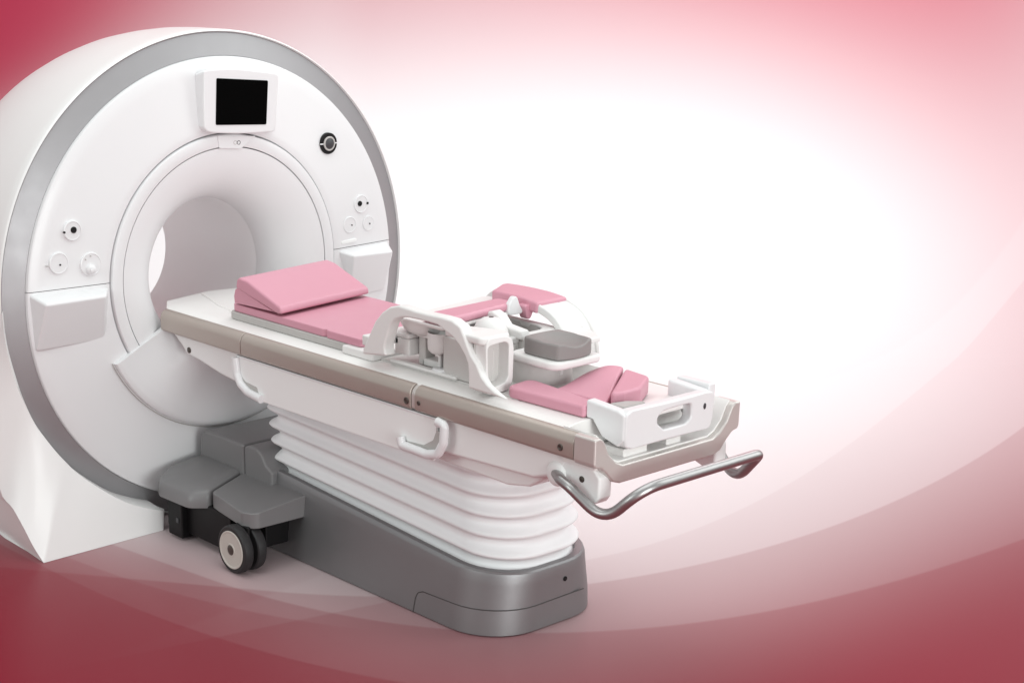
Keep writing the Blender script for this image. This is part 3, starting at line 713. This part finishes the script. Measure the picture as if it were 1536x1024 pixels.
def sheet_material():  # printed arcs; the white glow and crimson vignette are painted into the base colour
    m = bpy.data.materials.new('painted_glow_sheet'); m.use_nodes = True
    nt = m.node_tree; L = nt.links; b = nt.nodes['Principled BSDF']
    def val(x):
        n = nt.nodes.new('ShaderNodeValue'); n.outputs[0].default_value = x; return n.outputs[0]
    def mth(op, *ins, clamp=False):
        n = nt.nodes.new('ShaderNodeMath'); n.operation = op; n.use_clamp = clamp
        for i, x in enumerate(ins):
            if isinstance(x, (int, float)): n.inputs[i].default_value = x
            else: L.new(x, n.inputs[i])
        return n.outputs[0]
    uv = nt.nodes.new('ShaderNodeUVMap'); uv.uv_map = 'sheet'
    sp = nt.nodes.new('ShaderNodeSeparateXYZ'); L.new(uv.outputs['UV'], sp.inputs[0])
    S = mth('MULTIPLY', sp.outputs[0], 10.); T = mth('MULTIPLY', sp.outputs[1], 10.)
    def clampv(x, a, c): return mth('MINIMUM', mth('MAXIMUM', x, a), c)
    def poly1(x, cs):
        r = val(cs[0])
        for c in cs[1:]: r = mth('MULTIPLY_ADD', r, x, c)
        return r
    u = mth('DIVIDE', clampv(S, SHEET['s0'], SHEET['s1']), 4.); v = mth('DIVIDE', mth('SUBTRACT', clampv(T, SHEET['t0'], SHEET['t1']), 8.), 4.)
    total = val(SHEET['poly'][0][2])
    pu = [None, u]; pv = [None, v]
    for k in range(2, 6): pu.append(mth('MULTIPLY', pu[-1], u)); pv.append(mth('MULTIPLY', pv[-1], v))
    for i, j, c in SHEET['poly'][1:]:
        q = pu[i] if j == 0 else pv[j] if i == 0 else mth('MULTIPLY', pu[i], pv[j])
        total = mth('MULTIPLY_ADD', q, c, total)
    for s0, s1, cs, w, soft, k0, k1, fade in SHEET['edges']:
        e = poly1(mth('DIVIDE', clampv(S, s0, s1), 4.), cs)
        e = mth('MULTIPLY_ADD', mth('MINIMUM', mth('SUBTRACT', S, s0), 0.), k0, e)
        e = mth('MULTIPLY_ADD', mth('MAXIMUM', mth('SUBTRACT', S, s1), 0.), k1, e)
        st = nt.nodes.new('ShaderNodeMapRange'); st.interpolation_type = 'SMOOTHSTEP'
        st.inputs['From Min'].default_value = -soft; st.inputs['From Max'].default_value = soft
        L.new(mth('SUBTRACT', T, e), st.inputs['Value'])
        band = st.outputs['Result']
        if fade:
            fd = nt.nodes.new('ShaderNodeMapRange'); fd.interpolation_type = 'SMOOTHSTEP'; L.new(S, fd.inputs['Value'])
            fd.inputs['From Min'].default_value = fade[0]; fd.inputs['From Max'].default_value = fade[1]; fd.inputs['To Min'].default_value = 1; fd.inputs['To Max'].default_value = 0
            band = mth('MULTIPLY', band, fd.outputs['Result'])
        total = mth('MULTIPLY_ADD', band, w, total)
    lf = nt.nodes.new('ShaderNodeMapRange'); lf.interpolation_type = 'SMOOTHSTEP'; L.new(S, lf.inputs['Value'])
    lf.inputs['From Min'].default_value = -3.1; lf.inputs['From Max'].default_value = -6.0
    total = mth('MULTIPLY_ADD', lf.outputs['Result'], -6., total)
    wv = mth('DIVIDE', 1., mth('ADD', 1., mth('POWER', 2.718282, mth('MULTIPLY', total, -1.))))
    # near-floor shade painted in: dark crimson in front to rose red further back
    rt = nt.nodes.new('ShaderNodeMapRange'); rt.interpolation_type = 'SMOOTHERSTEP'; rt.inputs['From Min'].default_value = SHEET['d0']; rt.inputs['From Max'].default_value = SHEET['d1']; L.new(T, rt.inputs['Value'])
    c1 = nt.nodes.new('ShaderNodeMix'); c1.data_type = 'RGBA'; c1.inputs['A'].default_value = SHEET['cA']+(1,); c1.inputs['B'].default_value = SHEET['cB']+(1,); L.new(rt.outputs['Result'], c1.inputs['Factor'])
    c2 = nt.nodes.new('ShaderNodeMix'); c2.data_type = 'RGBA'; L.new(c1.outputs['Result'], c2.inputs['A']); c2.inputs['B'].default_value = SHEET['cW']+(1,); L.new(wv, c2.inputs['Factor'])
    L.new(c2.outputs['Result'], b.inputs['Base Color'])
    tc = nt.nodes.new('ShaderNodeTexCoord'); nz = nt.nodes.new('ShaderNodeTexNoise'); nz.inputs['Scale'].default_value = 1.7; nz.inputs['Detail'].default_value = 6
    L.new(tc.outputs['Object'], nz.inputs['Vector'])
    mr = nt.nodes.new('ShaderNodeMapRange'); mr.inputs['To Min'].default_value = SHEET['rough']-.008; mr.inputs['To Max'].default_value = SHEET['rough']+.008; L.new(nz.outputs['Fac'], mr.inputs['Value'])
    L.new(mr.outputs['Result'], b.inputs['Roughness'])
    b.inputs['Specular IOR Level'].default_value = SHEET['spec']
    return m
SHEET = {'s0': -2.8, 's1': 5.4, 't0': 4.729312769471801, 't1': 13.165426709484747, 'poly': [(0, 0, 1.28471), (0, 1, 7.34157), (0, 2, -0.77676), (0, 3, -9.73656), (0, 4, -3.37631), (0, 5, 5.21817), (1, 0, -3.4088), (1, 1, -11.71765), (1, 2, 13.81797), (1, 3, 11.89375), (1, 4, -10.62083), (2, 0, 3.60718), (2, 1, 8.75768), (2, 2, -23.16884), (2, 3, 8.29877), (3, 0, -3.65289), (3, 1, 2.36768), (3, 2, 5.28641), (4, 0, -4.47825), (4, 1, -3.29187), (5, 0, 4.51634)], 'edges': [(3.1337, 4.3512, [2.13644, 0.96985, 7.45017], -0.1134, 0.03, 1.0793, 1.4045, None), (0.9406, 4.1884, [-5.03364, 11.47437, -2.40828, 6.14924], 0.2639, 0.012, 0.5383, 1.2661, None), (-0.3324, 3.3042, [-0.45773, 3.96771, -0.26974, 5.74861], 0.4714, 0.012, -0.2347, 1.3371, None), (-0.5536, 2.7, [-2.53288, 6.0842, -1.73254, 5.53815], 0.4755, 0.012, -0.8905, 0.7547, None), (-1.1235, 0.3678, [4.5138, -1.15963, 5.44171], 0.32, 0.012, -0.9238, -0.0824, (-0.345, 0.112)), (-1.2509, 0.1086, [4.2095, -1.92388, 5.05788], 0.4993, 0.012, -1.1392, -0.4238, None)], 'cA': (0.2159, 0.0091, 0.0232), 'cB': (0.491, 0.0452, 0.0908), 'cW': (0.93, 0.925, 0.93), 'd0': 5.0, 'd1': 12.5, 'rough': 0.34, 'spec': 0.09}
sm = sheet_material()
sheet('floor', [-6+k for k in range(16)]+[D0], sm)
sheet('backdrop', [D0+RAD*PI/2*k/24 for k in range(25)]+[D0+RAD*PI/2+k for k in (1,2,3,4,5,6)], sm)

# ------------------------------------------------------------------ light
w = bpy.data.worlds.new('World'); SC.world = w; w.use_nodes = True
bg = w.node_tree.nodes['Background']; bg.inputs['Color'].default_value = (.975,1,.995,1); bg.inputs['Strength'].default_value = 0.53
def area(name, loc, target, size, power, color=(1,1,1), sy=None):
    d = bpy.data.lights.new(name, 'AREA'); d.energy = power; d.size = size; d.color = color
    if sy: d.shape = 'RECTANGLE'; d.size_y = sy
    o = bpy.data.objects.new(name, d); COL.objects.link(o); o.location = loc
    o.rotation_euler = (Vector(target)-Vector(loc)).to_track_quat('-Z', 'Y').to_euler()
    return o
area('overhead_softbox', (1.2,-.2,4.8), (1.0,0,0), 4.5, 100, (.95,1,.985))
area('front_softbox', (8.0,-1.4,1.15), (0.4,0,.6), 3.0, 225, (.95,1,.985))
area('right_fill', (4.6,4.2,3.5), (.8,0,1.1), 2.6, 85, (.95,1,.985), 4.2)  # unseen lamp added for highlights on the ring and base front
area('side_fill', (1.2,-6.8,3.0), (.6,0,.6), 2.6, 85, (.92,1,.97))  # unseen fill added to brighten the near side
area('backdrop_fill', (-.5,6.0,5.5), (-3.2,4.6,.8), 4.0, 195, (.97,.995,1))  # unseen lamp added to lift the backdrop to white

# ------------------------------------------------------------------ camera
cam = bpy.data.cameras.new('camera'); co = bpy.data.objects.new('camera', cam); COL.objects.link(co); SC.camera = co
cam.sensor_width = 36; cam.lens = 36*2499.380322/1536; cam.clip_end = 200; cam.clip_start = .05
F = Vector((math.cos(2.450028)*math.cos(-0.319605), math.sin(2.450028)*math.cos(-0.319605), math.sin(-0.319605)))
R = F.cross(Vector((0,0,1))).normalized(); U = R.cross(F); rl = -0.001196
R2 = R*math.cos(rl)+U*math.sin(rl); U2 = U*math.cos(rl)-R*math.sin(rl)
co.matrix_world = Matrix(((R2.x,U2.x,-F.x,5.638266),(R2.y,U2.y,-F.y,-3.90397),(R2.z,U2.z,-F.z,2.343518),(0,0,0,1)))
cam.shift_x = -(-225.84463)/1536; cam.shift_y = (212.798266)/1536

SC.view_settings.view_transform = 'Standard'; SC.view_settings.look = 'None'; SC.view_settings.gamma = 1; SC.view_settings.exposure = .13
SC.view_settings.use_curve_mapping = False
SC.cycles.max_bounces = 8; SC.cycles.diffuse_bounces = 4; SC.cycles.use_denoising = True
